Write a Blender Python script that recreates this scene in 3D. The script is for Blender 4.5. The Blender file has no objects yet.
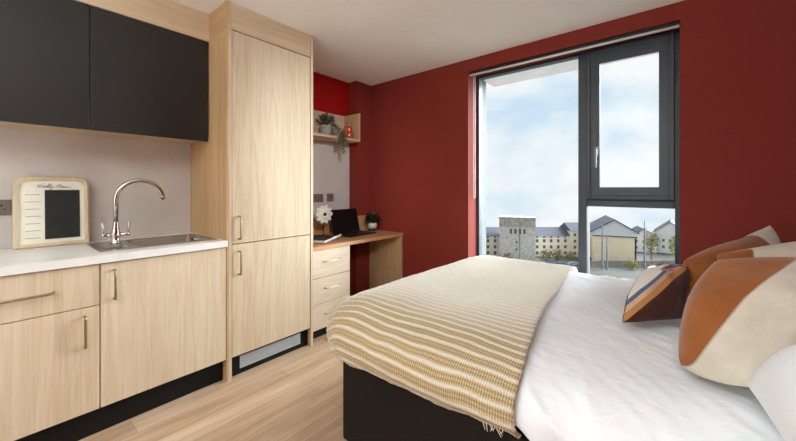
import bpy, bmesh, math, random
from mathutils import Vector, Matrix, noise
random.seed(7)
C = bpy.context.scene.collection
PI = math.pi

# ------------------------------------------------------------------ colour / material helpers
def lin(c):
    return tuple((v/255/12.92 if v/255 <= .04045 else ((v/255+.055)/1.055)**2.4) for v in c) + (1.0,)

class NT:
    def __init__(s, name):
        s.m = bpy.data.materials.new(name); s.m.use_nodes = True
        s.t = s.m.node_tree; s.n = s.t.nodes; s.b = s.n['Principled BSDF']; s.out = s.n['Material Output']
    def add(s, typ, **kw):
        nd = s.n.new(typ)
        for k, v in kw.items():
            if k.startswith('i_'): nd.inputs[k[2:].replace('_', ' ')].default_value = v
            else: setattr(nd, k, v)
        return nd
    def link(s, a, b): s.t.links.new(a, b)
    def ramp(s, fac, stops):
        r = s.add('ShaderNodeValToRGB'); e = r.color_ramp.elements
        while len(e) < len(stops): e.new(.5)
        for el, (p, c) in zip(e, stops): el.position = p; el.color = c
        s.link(fac, r.inputs['Fac']); return r.outputs['Color']
    def math(s, op, a, b=None, c=None):
        nd = s.add('ShaderNodeMath', operation=op)
        for i, v in enumerate((a, b, c)):
            if v is None: continue
            if isinstance(v, (int, float)): nd.inputs[i].default_value = v
            else: s.link(v, nd.inputs[i])
        return nd.outputs[0]
    def mix(s, fac, a, b, mode='MIX'):
        nd = s.add('ShaderNodeMixRGB', blend_type=mode)
        for i, v in enumerate((fac, a, b)):
            if isinstance(v, (int, float)): nd.inputs[i].default_value = v
            elif isinstance(v, tuple): nd.inputs[i].default_value = v
            else: s.link(v, nd.inputs[i])
        return nd.outputs[0]
    def pos(s, scale=(1, 1, 1), rot=(0, 0, 0), loc=(0, 0, 0)):
        g = s.add('ShaderNodeNewGeometry'); mp = s.add('ShaderNodeMapping')
        mp.inputs['Scale'].default_value = scale; mp.inputs['Rotation'].default_value = rot; mp.inputs['Location'].default_value = loc
        s.link(g.outputs['Position'], mp.inputs['Vector']); return mp.outputs['Vector']
    def noise(s, vec, scale=5, detail=3, rough=.5, dist=0):
        nd = s.add('ShaderNodeTexNoise'); nd.inputs['Scale'].default_value = scale; nd.inputs['Detail'].default_value = detail
        nd.inputs['Roughness'].default_value = rough; nd.inputs['Distortion'].default_value = dist
        if vec is not None: s.link(vec, nd.inputs['Vector'])
        return nd.outputs['Fac']
    def bump(s, h, strength=.3, dist=.01):
        b = s.add('ShaderNodeBump'); b.inputs['Strength'].default_value = strength; b.inputs['Distance'].default_value = dist
        s.link(h, b.inputs['Height']); s.link(b.outputs['Normal'], s.b.inputs['Normal'])
    def col(s, v):
        if isinstance(v, tuple): s.b.inputs['Base Color'].default_value = v
        else: s.link(v, s.b.inputs['Base Color'])
    def set(s, rough=.5, metal=0, spec=.5, sheen=0):
        s.b.inputs['Roughness'].default_value = rough; s.b.inputs['Metallic'].default_value = metal
        s.b.inputs['Specular IOR Level'].default_value = spec; s.b.inputs['Sheen Weight'].default_value = sheen
        return s.m

def plain(name, c, rough=.5, metal=0, spec=.5, var=.06, vs=8, bump=0, sheen=0, bs=200):
    n = NT(name); f = n.noise(n.pos(), vs, 3)
    a = lin(c); lo = tuple(x*(1-var) for x in a[:3])+(1,); hi = tuple(min(1, x*(1+var)) for x in a[:3])+(1,)
    n.col(n.ramp(f, [(.3, lo), (.7, hi)]))
    if bump: n.bump(n.noise(n.pos(), bs, 2), bump, .002)
    return n.set(rough, metal, spec, sheen)

def wood(name, axis, light, mid, dark, rough=.5, seed=0, k=1.0):
    n = NT(name)
    sc = [13*k]*3; sc['xyz'.index(axis)] = .85
    f1 = n.noise(n.pos(tuple(sc), loc=(seed, seed*2.3, seed*.7)), 1, 5, .55, .6)
    sf = [150]*3; sf['xyz'.index(axis)] = 3.5
    f2 = n.noise(n.pos(tuple(sf)), 1, 3, .6)
    sb = [3.2]*3; sb['xyz'.index(axis)] = .35
    f3 = n.noise(n.pos(tuple(sb), loc=(seed+4, 1, 2)), 1, 2, .5)
    rings = n.math('FRACT', n.math('MULTIPLY', f1, 5.0))
    rings = n.math('ABSOLUTE', n.math('SUBTRACT', rings, .5))
    v = n.math('ADD', n.math('MULTIPLY', rings, .42), n.math('ADD', n.math('MULTIPLY', f2, .55), n.math('MULTIPLY', f3, .45)))
    c = n.ramp(v, [(.28, lin(dark)), (.55, lin(mid)), (.85, lin(light))])
    n.col(c); n.bump(f2, .04, .002)
    return n.set(rough, 0, .35)

OAK_V = wood('oak_vertical', 'z', (212, 196, 172), (200, 180, 152), (182, 158, 127), .5, 0)
OAK_Y = wood('oak_long', 'y', (216, 194, 166), (202, 177, 146), (184, 155, 123), .5, 3)
OAK_X = wood('oak_short', 'x', (214, 184, 146), (200, 166, 126), (180, 144, 104), .5, 5)
OAK_SIDE = wood('oak_side', 'z', (206, 172, 132), (192, 156, 114), (172, 136, 96), .5, 8)
OAK_SIDE_X = wood('oak_side_cross', 'x', (204, 168, 128), (190, 154, 112), (170, 134, 94), .5, 9)
OAK_EDGE = wood('oak_edge', 'z', (224, 204, 178), (216, 194, 164), (206, 182, 150), .5, 2)
OAK_PALE = wood('oak_pale_drawer', 'y', (224, 208, 188), (214, 196, 172), (200, 178, 150), .5, 6, .8)
OAK_DESK = wood('oak_desk', 'y', (206, 160, 116), (192, 144, 100), (170, 122, 82), .4, 7)
BLACK_DOOR = plain('matte_black_laminate', (38, 36, 34), .42, 0, .4, .05)
BLACK = plain('black_plinth', (15, 14, 14), .55, 0, .25)
DARKGAP = plain('dark_gap', (12, 10, 9), .8)
RED = plain('brick_red_paint', (132, 48, 39), .75, 0, .25, .03, 2, .05, 0, 300)
RED_DEEP = plain('deep_red_paint', (160, 6, 8), .6, 0, .3, .05, 2)
CEIL = plain('ceiling_paint', (246, 244, 240), .9, 0, .1, .02, 2)
WALLW = plain('warm_white_paint', (214, 206, 198), .85, 0, .2, .02, 2)
SPLASH = plain('pale_grey_splashback', (206, 200, 195), .45, 0, .35, .05, 5)
STEEL = plain('brushed_steel', (176, 170, 162), .26, 1, .5, .08, 40)
CHROME = plain('chrome', (205, 202, 198), .1, 1, .5, .02)
NICKEL = plain('brushed_nickel_handle', (172, 150, 122), .35, 1, .5, .05, 60)
BRASS = plain('pale_brass_handle', (206, 176, 128), .28, 1, .5, .05, 60)
GRILLE = plain('grey_vent_metal', (186, 190, 194), .45, .2, .5, .05)
FRAME = plain('anthracite_window_frame', (58, 65, 75), .4, 0, .5, .04)
FRAME_OUT = plain('pale_outer_jamb', (92, 98, 94), .7, 0, .3, .06)
SILL = plain('white_sill', (225, 222, 218), .5)
WHITE_METAL = plain('white_blind_rail', (228, 226, 222), .4)
BLIND_DARK = plain('black_blind_cassette', (22, 22, 24), .5)
PEARL = plain('bead_chain', (225, 218, 210), .4)
SOCKET = plain('satin_grey_socket', (134, 126, 118), .45, .4, .5, .05)
SOCKHOLE = plain('socket_hole', (30, 28, 26), .7)
BOARD_FRAME = wood('bleached_wood_frame', 'z', (216, 198, 168), (204, 184, 152), (186, 164, 130), .6, 11, 2)
BOARD_FACE = plain('ivory_board', (232, 228, 212), .55)
CHALK = plain('chalkboard', (40, 42, 40), .75, 0, .3, .12, 12)
INK = plain('grey_ink', (96, 90, 80), .7)
LAPTOP = plain('black_laptop_shell', (16, 16, 17), .35, 0, .5)
SCREEN = plain('laptop_screen', (8, 8, 9), .45, 0, .4)
KEYS = plain('laptop_keys', (24, 24, 26), .5)
BOOKC = plain('black_book_cover', (22, 20, 20), .5)
PAPER = plain('white_paper', (232, 228, 220), .7)
PETAL = plain('white_carved_petal', (226, 222, 208), .6, 0, .3, .08, 40)
IRON = plain('dark_iron', (30, 25, 22), .5, .5)
POTW = plain('white_glazed_pot', (214, 206, 194), .35)
POTG = plain('grey_stone_pot', (156, 150, 140), .6, 0, .4, .2, 40)
POTD = plain('charcoal_pot_band', (62, 52, 46), .5)
LEAF_D = plain('dusty_dark_leaf', (98, 101, 86), .6, 0, .4, .35, 30)
LEAF_G = plain('dark_green_leaf', (58, 70, 42), .5, 0, .4, .35, 30)
STEM = plain('plant_stem', (74, 66, 46), .7)
COPPER = plain('pink_copper_glaze', (205, 112, 84), .3, .55, .5, .06, 30)
BEDBASE = plain('dark_brown_bed_base', (24, 19, 18), .6, 0, .25, .05, 6, .15, 0, 400)
MATT = plain('mattress_shade_black', (22, 20, 20), .8, 0, .2)  # near-black colour stands for the shade between throw and bed base
WORKTOP = plain('white_marbled_worktop', (226, 223, 218), .3, 0, .5, .05, 6)

def floor_mat():
    n = NT('oak_laminate_planks')
    v = n.pos((1, 1, 1), (0, 0, PI/2))
    br = n.add('ShaderNodeTexBrick', offset=.37, offset_frequency=2)
    for k, val in (('Scale', 1), ('Mortar Size', .0012), ('Mortar Smooth', .1), ('Bias', 0), ('Brick Width', 1.25), ('Row Height', .14)):
        br.inputs[k].default_value = val
    br.inputs['Color1'].default_value = (0, 0, 0, 1); br.inputs['Color2'].default_value = (1, 1, 1, 1); br.inputs['Mortar'].default_value = (.5, .5, .5, 1)
    n.link(v, br.inputs['Vector'])
    f1 = n.noise(n.pos((16, 1.3, 1)), 1, 5, .6, .8)
    f2 = n.noise(n.pos((120, 4, 1)), 1, 3, .6)
    f3 = n.noise(n.pos((4, .8, 1)), 1, 3, .5)
    g = n.math('ADD', n.math('MULTIPLY', f1, .55), n.math('ADD', n.math('MULTIPLY', f2, .25), n.math('MULTIPLY', f3, .2)))
    g = n.math('ADD', g, n.math('MULTIPLY', n.math('SUBTRACT', br.outputs['Color'], .5), .2))
    c = n.ramp(g, [(.28, lin((146, 116, 92))), (.5, lin((184, 154, 126))), (.72, lin((212, 188, 164)))])
    c = n.mix(n.math('MULTIPLY', br.outputs['Fac'], .5), c, lin((110, 82, 58)))
    n.col(c); n.bump(f2, .05, .002)
    return n.set(.36, 0, .45)
FLOOR = floor_mat()

def glass_mat():
    n = NT('window_glass'); t = n.add('ShaderNodeBsdfTransparent'); g = n.add('ShaderNodeBsdfGlossy')
    t.inputs['Color'].default_value = (.97, .985, .985, 1); g.inputs['Roughness'].default_value = .02
    fr = n.add('ShaderNodeFresnel'); fr.inputs['IOR'].default_value = 1.18
    mx = n.add('ShaderNodeMixShader'); n.link(fr.outputs[0], mx.inputs[0]); n.link(t.outputs[0], mx.inputs[1]); n.link(g.outputs[0], mx.inputs[2])
    n.link(mx.outputs[0], n.out.inputs['Surface']); return n.m
GLASS = glass_mat()

def uvn(n):
    u = n.add('ShaderNodeUVMap'); u.uv_map = 'UVMap'; sp = n.add('ShaderNodeSeparateXYZ'); n.link(u.outputs[0], sp.inputs[0])
    return u.outputs[0], sp.outputs[0], sp.outputs[1]

def throw_mat():
    n = NT('knitted_throw'); uv, u, v = uvn(n)
    vv = v
    ph = n.math('FRACT', n.math('DIVIDE', vv, .040))
    d = n.math('ABSOLUTE', n.math('SUBTRACT', ph, .5))            # 0 in the middle of a pale line
    line = n.ramp(d, [(.03, (.72, .72, .72, 1)), (.145, (0, 0, 0, 1))])
    # knit ticks: short ribs across the tan bands
    tick = n.math('SINE', n.math('MULTIPLY', u, 2*PI/.0085))
    row = n.math('SINE', n.math('MULTIPLY', vv, 2*PI/.0133))
    kn = n.noise(uv, 260, 2)
    knit = n.math('ADD', n.math('MULTIPLY', tick, .2), n.math('ADD', n.math('MULTIPLY', row, .12), kn))
    tan = n.ramp(knit, [(.15, lin((138, 113, 76))), (.55, lin((184, 160, 120))), (.9, lin((216, 200, 168)))])
    pale = n.ramp(kn, [(.3, lin((226, 218, 198))), (.7, lin((240, 235, 222)))])
    # window light on the throw's top, painted in as a paler cream
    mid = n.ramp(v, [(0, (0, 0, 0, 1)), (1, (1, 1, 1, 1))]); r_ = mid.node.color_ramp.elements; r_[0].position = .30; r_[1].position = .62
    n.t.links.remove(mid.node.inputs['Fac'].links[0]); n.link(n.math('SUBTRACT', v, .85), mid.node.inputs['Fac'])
    tan_lit = n.ramp(knit, [(.15, lin((196, 184, 160))), (.5, lin((226, 219, 203))), (.9, lin((240, 236, 226)))])
    tan = n.mix(mid, tan, tan_lit)
    n.col(n.mix(line, tan, pale))
    h = n.math('ADD', n.math('MULTIPLY', knit, .5), line)
    n.bump(h, .5, .004)
    n.b.inputs['Sheen Roughness'].default_value = .35
    return n.set(.9, 0, .2, .9)
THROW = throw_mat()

def linen_white():
    n = NT('white_cotton'); f = n.noise(n.pos(), 3, 3)
    n.col(n.ramp(f, [(.3, lin((240, 243, 247))), (.7, lin((246, 248, 251)))]))
    n.bump(n.noise(n.pos((1, 1.9, 1), (0, 0, .45)), 13, 4, .55, .7), .28, .012)
    return n.set(.8, 0, .25, .1)
COTTON = linen_white()

def rust_linen(name, a, b, c0, flip=False):
    """rust velvet on one side of a slanting seam, woven linen on the other; seam: a*u+b*v>c0"""
    n = NT(name); uv, u, v = uvn(n)
    s = n.math('ADD', n.math('MULTIPLY', u, a), n.math('MULTIPLY', v, b))
    m = n.ramp(n.math('ADD', n.math('SUBTRACT', s, c0), .5), [(.497, (0, 0, 0, 1)), (.503, (1, 1, 1, 1))])
    seam = n.ramp(n.math('ABSOLUTE', n.math('SUBTRACT', s, c0)), [(.004, (1, 1, 1, 1)), (.012, (0, 0, 0, 1))])
    vel = n.noise(uv, 3.5, 3)
    rust = n.ramp(vel, [(.3, lin((138, 78, 33))), (.7, lin((168, 100, 48)))])
    wa = n.add('ShaderNodeTexWave', wave_type='BANDS', bands_direction='X'); wa.inputs['Scale'].default_value = 40; wa.inputs['Distortion'].default_value = 1.2; n.link(uv, wa.inputs[0])
    wb = n.add('ShaderNodeTexWave', wave_type='BANDS', bands_direction='Y'); wb.inputs['Scale'].default_value = 40; wb.inputs['Distortion'].default_value = 1.2; n.link(uv, wb.inputs[0])
    wv = n.math('ADD', n.math('MULTIPLY', wa.outputs['Fac'], .5), n.math('MULTIPLY', wb.outputs['Fac'], .5))
    slub = n.noise(uv, 9, 3)
    li = n.ramp(n.math('ADD', n.math('MULTIPLY', wv, .25), n.math('MULTIPLY', slub, .75)), [(.25, lin((200, 189, 170))), (.7, lin((222, 213, 198)))])
    col = n.mix(m, rust, li)
    col = n.mix(n.math('MULTIPLY', seam, .45), col, lin((120, 84, 52)))
    n.col(col); n.bump(n.math('ADD', n.math('MULTIPLY', wv, .15), n.noise(uv, 5, 3)), .35, .02)
    return n.set(.78, 0, .2, .3)

def pattern_mat():
    n = NT('abstract_print'); uv, u, v = uvn(n)
    wob = n.math('MULTIPLY', n.math('SUBTRACT', n.noise(uv, 2.2, 1), .5), .12)
    t = n.math('ADD', n.math('SUBTRACT', v, n.math('MULTIPLY', u, .95)), wob)      # across the diagonal
    r = n.add('ShaderNodeValToRGB'); r.color_ramp.interpolation = 'CONSTANT'; e = r.color_ramp.elements
    stops = [(0, (74, 38, 34)), (.50, (190, 132, 78)), (.58, (212, 178, 150)), (.645, (92, 100, 130)), (.70, (226, 220, 212))]
    while len(e) < len(stops): e.new(.5)
    for el, (p, c) in zip(e, stops): el.position = p; el.color = lin(c)
    n.link(n.math('ADD', n.math('MULTIPLY', t, .5), .5), r.inputs['Fac'])
    # a blue / pink leaf shape in the upper corner
    du = n.math('SUBTRACT', u, .60); dv = n.math('SUBTRACT', v, .86)
    q = n.math('ADD', n.math('MULTIPLY', n.math('POWER', n.math('ABSOLUTE', du), 2), 14), n.math('MULTIPLY', n.math('POWER', n.math('ABSOLUTE', n.math('SUBTRACT', dv, n.math('MULTIPLY', du, .2))), 2), 190))
    el = n.ramp(q, [(.97, (1, 1, 1, 1)), (1.0, (0, 0, 0, 1))])
    half = n.ramp(n.math('ADD', n.math('SUBTRACT', dv, n.math('MULTIPLY', du, .2)), .5), [(.49, lin((206, 142, 128))), (.5, lin((92, 102, 136)))])
    n.col(n.mix(el, r.outputs['Color'], half))
    n.bump(n.noise(uv, 60, 2), .1, .005)
    return n.set(.85, 0, .2, .1)

# ------------------------------------------------------------------ mesh helpers
class MB:
    def __init__(s): s.bm = bmesh.new(); s.uv = None
    def box(s, x0, x1, y0, y1, z0, z1, bev=0):
        r = bmesh.ops.create_cube(s.bm, size=1)
        for v in r['verts']: v.co = Vector(((x0+x1)/2+v.co.x*(x1-x0), (y0+y1)/2+v.co.y*(y1-y0), (z0+z1)/2+v.co.z*(z1-z0)))
        if bev:
            es = list({e for v in r['verts'] for e in v.link_edges})
            bmesh.ops.bevel(s.bm, geom=es, offset=bev, segments=2, profile=.5, affect='EDGES')
        return s
    def quad(s, *p):
        s.bm.faces.new([s.bm.verts.new(q) for q in p]); return s
    def grid(s, rows, uvs=None, closed_u=False):
        vs = [[s.bm.verts.new(p) for p in r] for r in rows]
        if uvs and s.uv is None: s.uv = s.bm.loops.layers.uv.new('UVMap')
        nc = len(rows[0])
        for i in range(len(rows)-1):
            for j in range(nc if closed_u else nc-1):
                k = (j+1) % nc
                idx = [(i, j), (i, k), (i+1, k), (i+1, j)]
                try: f = s.bm.faces.new([vs[a][b] for a, b in idx])
                except ValueError: continue
                if uvs:
                    for l, (a, b) in zip(f.loops, idx): l[s.uv].uv = uvs[a][b]
        return vs
    def tube(s, pts, r, seg=8, cap=True):
        pts = [Vector(p) for p in pts]; n = len(pts); rows = []
        rs = r if isinstance(r, (list, tuple)) else [r]*n
        ref = Vector((.13, .21, .97))
        for i, p in enumerate(pts):
            d = (pts[min(i+1, n-1)]-pts[max(i-1, 0)]).normalized()
            if abs(d.dot(ref)) > .95: ref = Vector((.97, .1, .2))
            a = d.cross(ref).normalized(); b = d.cross(a)
            ref = (ref - d*ref.dot(d)).normalized()
            rows.append([p+(a*math.cos(2*PI*k/seg)+b*math.sin(2*PI*k/seg))*rs[i] for k in range(seg)])
        vs = s.grid(rows, closed_u=True)
        if cap:
            for q in (vs[0], vs[-1]):
                try: s.bm.faces.new(q)
                except ValueError: pass
        return s
    def lathe(s, prof, c, seg=24, axis='z'):
        c = Vector(c); rows = []
        for r, z in prof:
            ring = []
            for k in range(seg):
                a = 2*PI*k/seg; x, y = r*math.cos(a), r*math.sin(a)
                ring.append(c+(Vector((x, y, z)) if axis == 'z' else Vector((z, x, y)) if axis == 'x' else Vector((x, z, y))))
            rows.append(ring)
        vs = s.grid(rows, closed_u=True)
        for q, (r, z) in ((vs[0], prof[0]), (vs[-1], prof[-1])):
            if r > 1e-5:
                try: s.bm.faces.new(q)
                except ValueError: pass
        return s
    def prism(s, poly, a, b, axis='y'):
        def P(p, t):
            return (p[0], t, p[1]) if axis == 'y' else (t, p[0], p[1]) if axis == 'x' else (p[0], p[1], t)
        A = [s.bm.verts.new(P(p, a)) for p in poly]; B = [s.bm.verts.new(P(p, b)) for p in poly]; n = len(poly)
        s.bm.faces.new(A); s.bm.faces.new(B[::-1])
        for i in range(n): s.bm.faces.new((A[i], A[(i+1) % n], B[(i+1) % n], B[i]))
        return s

def root_of(o):
    while o.parent: o = o.parent
    return o

def fin(m, name, mat, parent=None, smooth=False, local=False, label=None, weld=False, origin=None, mods=None):
    bm = m.bm
    if weld: bmesh.ops.remove_doubles(bm, verts=bm.verts, dist=1e-5)
    bmesh.ops.recalc_face_normals(bm, faces=bm.faces)
    if parent: off = Vector((0, 0, 0)) if local else root_of(parent).location
    elif origin is not None: off = Vector(origin)
    elif local: off = Vector((0, 0, 0))
    else:
        xs = [v.co for v in bm.verts]
        off = Vector(((min(v.x for v in xs)+max(v.x for v in xs))/2, (min(v.y for v in xs)+max(v.y for v in xs))/2, min(v.z for v in xs)))
    if not local: bmesh.ops.translate(bm, verts=bm.verts, vec=-off)
    me = bpy.data.meshes.new(name); bm.to_mesh(me); bm.free()
    if smooth:
        for p in me.polygons: p.use_smooth = True
    o = bpy.data.objects.new(name, me); C.objects.link(o); me.materials.append(mat)
    if parent: o.parent = parent
    else: o.location = off
    if label: o['label'] = label
    return o

def autosmooth(o, ang=40):
    me = o.data; bm = bmesh.new(); bm.from_mesh(me)
    for e in bm.edges:
        e.smooth = not (len(e.link_faces) == 2 and e.calc_face_angle(0) > math.radians(ang))
    for f in bm.faces: f.smooth = True
    bm.to_mesh(me); bm.free()

def tag(o, label, cat, group=None, kind=None):
    o['label'] = label; o['category'] = cat
    if group: o['group'] = group
    if kind: o['kind'] = kind
    return o
def thing(name, label, cat, loc=(0, 0, 0), rz=0, group=None):
    o = bpy.data.objects.new(name, None); o.empty_display_size = .1; C.objects.link(o)
    o.location = loc; o.rotation_euler = (0, 0, rz); return tag(o, label, cat, group)
def struct(o, label=None, cat=None):
    o['kind'] = 'structure'
    if label: o['label'] = label
    if cat: o['category'] = cat
    return o
def dup(root, loc, label=None, rz=None):
    r = root.copy(); C.objects.link(r); r.location = loc
    if rz is not None: r.rotation_euler = (0, 0, rz)
    if label: r['label'] = label
    for ch in list(root.children):
        c = ch.copy(); C.objects.link(c); c.parent = r
        for g in list(ch.children):
            d = g.copy(); C.objects.link(d); d.parent = c
    return r

# ------------------------------------------------------------------ dimensions (metres; camera stands at x=0, y=0)
H = 2.443; XW = -2.873; XP = -2.75; YB = 2.82; XR = .80; YF = -2.4
XF = -2.21            # front plane of the fitted units
WX0, WX1, WZ0, WZ1 = -1.49, .022, .40, 2.328   # window opening
YO = 3.17             # outer face of the window wall

# ------------------------------------------------------------------ room shell
struct(fin(MB().box(XW-.1, XR+.1, YF-.1, YB, -.06, 0), 'floor', FLOOR), 'pale oak laminate floor with planks running to the window', 'floor')
struct(fin(MB().box(XW-.1, XR+.1, YF-.1, YO, H, H+.1), 'ceiling', CEIL), 'plain off white ceiling of the room', 'ceiling')
m = MB()
m.box(XW-.1, WX0, YB, YO, -.06, H); m.box(WX1, XR+.1, YB, YO, -.06, H)
m.box(WX0, WX1, YB, YO, -.06, WZ0); m.box(WX0, WX1, YB, YO, WZ1, H)
struct(fin(m, 'wall_back', RED), 'brick red wall around the tall window', 'wall')
struct(fin(MB().box(XW-.1, XW, YF-.1, YB, 0, H), 'wall_left', RED_DEEP), 'deep red left wall above the desk recess', 'wall')
struct(fin(MB().box(XW, XP, 2.58, YB, 0, H), 'wall_left_pier', RED), 'brick red pier between desk recess and window wall', 'wall')
struct(fin(MB().box(XW, -2.82, YF, .944, 0, H), 'wall_left_kitchen', SPLASH), 'pale grey kitchen wall behind sink and menu board', 'wall')
struct(fin(MB().box(XR, XR+.1, YF-.1, YB, 0, H), 'wall_right', RED), 'brick red wall at the head of the bed', 'wall')
struct(fin(MB().box(XW, XR, YF-.1, YF, 0, H), 'wall_front', WALLW), 'warm white wall opposite the window', 'wall')
struct(fin(MB().box(XW+.001, XW+.012, 1.606, 2.578, .93, 1.738), 'wall_left_desk_panel', SPLASH), 'pale panel on wall between desk and shelf', 'wall panel')

# ------------------------------------------------------------------ window
YFR = 3.0
win = thing('window_1', 'tall anthracite window with one fixed side, opening sash and lower light', 'window', (WX0, YFR, WZ0)); win['kind'] = 'structure'
MX0, MX1 = -.602, -.541
TZ0, TZ1 = 1.098, 1.148
m = MB()
m.box(WX0, WX0+.022, YFR, YFR+.07, WZ0, WZ1); m.box(-.004, WX1, YFR, YFR+.07, WZ0, WZ1)
m.box(WX0+.022, -.004, YFR, YFR+.07, WZ0, WZ0+.06); m.box(WX0+.022, -.004, YFR, YFR+.07, WZ1-.022, WZ1)
fin(m, 'outer_frame', FRAME, win)
fin(MB().box(MX0, MX1, YFR-.012, YFR+.07, WZ0+.06, WZ1-.022, .003), 'mullion', FRAME, win)
fin(MB().box(MX1, -.004, YFR-.006, YFR+.068, TZ0, TZ1, .003), 'transom', FRAME, win)
# opening sash (stands proud of the frame)
def ring(m, x0, x1, z0, z1, w, y0, y1, bev=0):
    m.box(x0, x0+w, y0, y1, z0, z1, bev); m.box(x1-w, x1, y0, y1, z0, z1, bev)
    m.box(x0+w, x1-w, y0, y1, z0, z0+w, bev); m.box(x0+w, x1-w, y0, y1, z1-w, z1, bev); return m
SX0, SX1, SZ0, SZ1 = MX1-.002, -.006, TZ1+.008, WZ1-.004
m = MB(); ring(m, SX0, SX1, SZ0, SZ1, .032, YFR-.03, YFR+.05, .004); ring(m, SX0-.01, SX1+.01, SZ0-.012, SZ1+.01, .03, YFR+.03, YFR+.066)
sash = fin(m, 'sash', FRAME, win)
m = MB(); w = .1
a = [(SX0+.030, SZ0+.030), (SX1-.030, SZ0+.030), (SX1-.030, SZ1-.03), (SX0+.03, SZ1-.03)]
b = [(SX0+.092, SZ0+.092), (SX1-.085, SZ0+.092), (SX1-.085, SZ1-.12), (SX0+.092, SZ1-.12)]
for i in range(4):
    j = (i+1) % 4
    m.quad((a[i][0], YFR-.022, a[i][1]), (a[j][0], YFR-.022, a[j][1]), (b[j][0], YFR-.019, b[j][1]), (b[i][0], YFR-.019, b[i][1]))
    m.quad((b[i][0], YFR-.019, b[i][1]), (b[j][0], YFR-.019, b[j][1]), (b[j][0], YFR-.004, b[j][1]), (b[i][0], YFR-.004, b[i][1]))
fin(m, 'sash_bead', FRAME, sash, weld=True)
fin(MB().box(b[0][0], b[1][0], YFR-.008, YFR-.004, b[0][1], b[2][1]), 'pane', GLASS, sash)
hx = -.475
m = MB(); m.box(hx-.014, hx+.014, YFR-.042, YFR-.024, 1.49, 1.56, .004); m.box(hx-.010, hx+.010, YFR-.064, YFR-.048, 1.395, 1.545, .006)
m.tube([(hx, YFR-.05, 1.53), (hx, YFR-.03, 1.53)], .008)
fin(m, 'handle', plain('grey_window_handle', (128, 131, 134), .4, .3), sash)
fin(MB().box(WX0+.02, MX0, YFR+.03, YFR+.034, WZ0+.055, WZ1-.018), 'pane', GLASS, win)
fin(MB().box(MX1, -.003, YFR+.03, YFR+.034, WZ0+.055, TZ0), 'pane', GLASS, win)
m = MB()
m.box(WX0, WX0+.006, YFR+.07, YO+.02, WZ0, WZ1); m.box(WX1-.006, WX1, YFR+.07, YO+.02, WZ0, WZ1)
m.box(MX0+.004, MX1-.002, YFR+.07, YFR+.12, WZ0, TZ1)
fin(m, 'outer_jamb', FRAME_OUT, win, label='pale outer jamb of the window')
fin(MB().box(WX0, WX1, YFR+.07, 3.40, WZ1-.006, WZ1+.03), 'soffit', plain('white_soffit', (246, 244, 240), .8), win, label='pale soffit above the window outside')
struct(fin(MB().box(WX0, WX1, YB-.03, YFR, WZ0-.025, WZ0), 'window_sill', SILL), 'white window sill behind the bed', 'sill')

bl = thing('roller_blind', 'rolled up blind under the window head with white bottom rail', 'blind', (-.73, 2.87, 2.27))
fin(MB().box(WX0+.004, WX1-.003, 2.835, 2.90, 2.304, 2.326, .004), 'cassette', BLIND_DARK, bl)
m = MB(); m.tube([(WX0+.006, 2.842, 2.296), (WX1-.004, 2.842, 2.296)], .0095, 10)
fin(m, 'bottom_rail', WHITE_METAL, bl, smooth=True)
m = MB()
m.tube([(WX0+.02, 2.89, 2.305), (WX0+.02, 2.89, 1.16), (WX0+.02, 2.905, 1.14), (WX0+.02, 2.92, 1.16), (WX0+.02, 2.92, 2.305)], .0035, 6)
fin(m, 'bead_chain', PEARL, bl)

# ------------------------------------------------------------------ fitted kitchen
def dhandle(m, p0, p1, out=.03, r=.006):
    """square bow handle standing off a front that faces +x"""
    p0, p1 = Vector(p0), Vector(p1); o = Vector((out, 0, 0))
    d = (p1-p0).normalized()
    m.tube([p0-o*.05, p0+o*.85, p0+o*.97+d*.004, p0+o+d*.012, p1+o-d*.012, p1+o*.97-d*.004, p1+o*.85, p1-o*.05], r, 8)
    return m

# wall cabinets
ub = thing('wall_cabinet', 'matte black wall cabinet above the menu board', 'cabinet', (-2.64, .634, 1.56), 0, 'black kitchen wall cabinets')
y0, y1 = .333, .937
m = MB()
m.box(-2.82, -2.502, y0, y0+.018, 1.575, 2.25); m.box(-2.82, -2.502, y1-.018, y1, 1.575, 2.25)
m.box(-2.82, -2.502, y0+.018, y1-.018, 1.575, 1.593); m.box(-2.82, -2.502, y0+.018, y1-.018, 2.232, 2.25); m.box(-2.82, -2.78, y0+.018, y1-.018, 1.593, 2.232)
fin(m, 'carcass', OAK_Y, ub)
fin(MB().box(-2.500, -2.48, y0+.0015, y1-.0015, 1.562, 2.247, .001), 'door', BLACK_DOOR, ub)
dup(ub, (-2.64, .634-.606, 1.56))
ub['label'] = 'matte black wall cabinet above the sink, beside tall oak unit'
m = MB(); m.box(-2.50, -2.48, -.275, .944, 2.252, H-.001)
tag(fin(m, 'cabinet_fascia', OAK_Y), 'horizontal oak fascia panel between black wall cabinets and ceiling', 'panel')

# base cabinets
def base_shell(root, y0, y1):
    m = MB()
    m.box(-2.76, -2.232, y0, y0+.018, .142, .866); m.box(-2.76, -2.232, y1-.018, y1, .142, .866)
    m.box(-2.76, -2.232, y0+.018, y1-.018, .142, .16); m.box(-2.76, -2.75, y0+.018, y1-.018, .16, .866)
    fin(m, 'carcass', OAK_SIDE, root)
bc = thing('base_cabinet', 'oak base cabinet with drawer over door, under the menu board', 'cabinet', (-2.48, .03, 0), 0, 'oak kitchen base cabinets')
base_shell(bc, -.27, .333)
d = fin(MB().box(-2.23, XF, -.268, .3315, .661, .862, .0015), 'drawer', OAK_V, bc)
fin(dhandle(MB(), (XF, .005, .759), (XF, .172, .759)), 'handle', NICKEL, d, smooth=True)
d = fin(MB().box(-2.23, XF, -.268, .3315, .143, .657, .0015), 'door', OAK_V, bc)
fin(dhandle(MB(), (XF, .277, .472), (XF, .277, .617)), 'handle', NICKEL, d, smooth=True)
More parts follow.
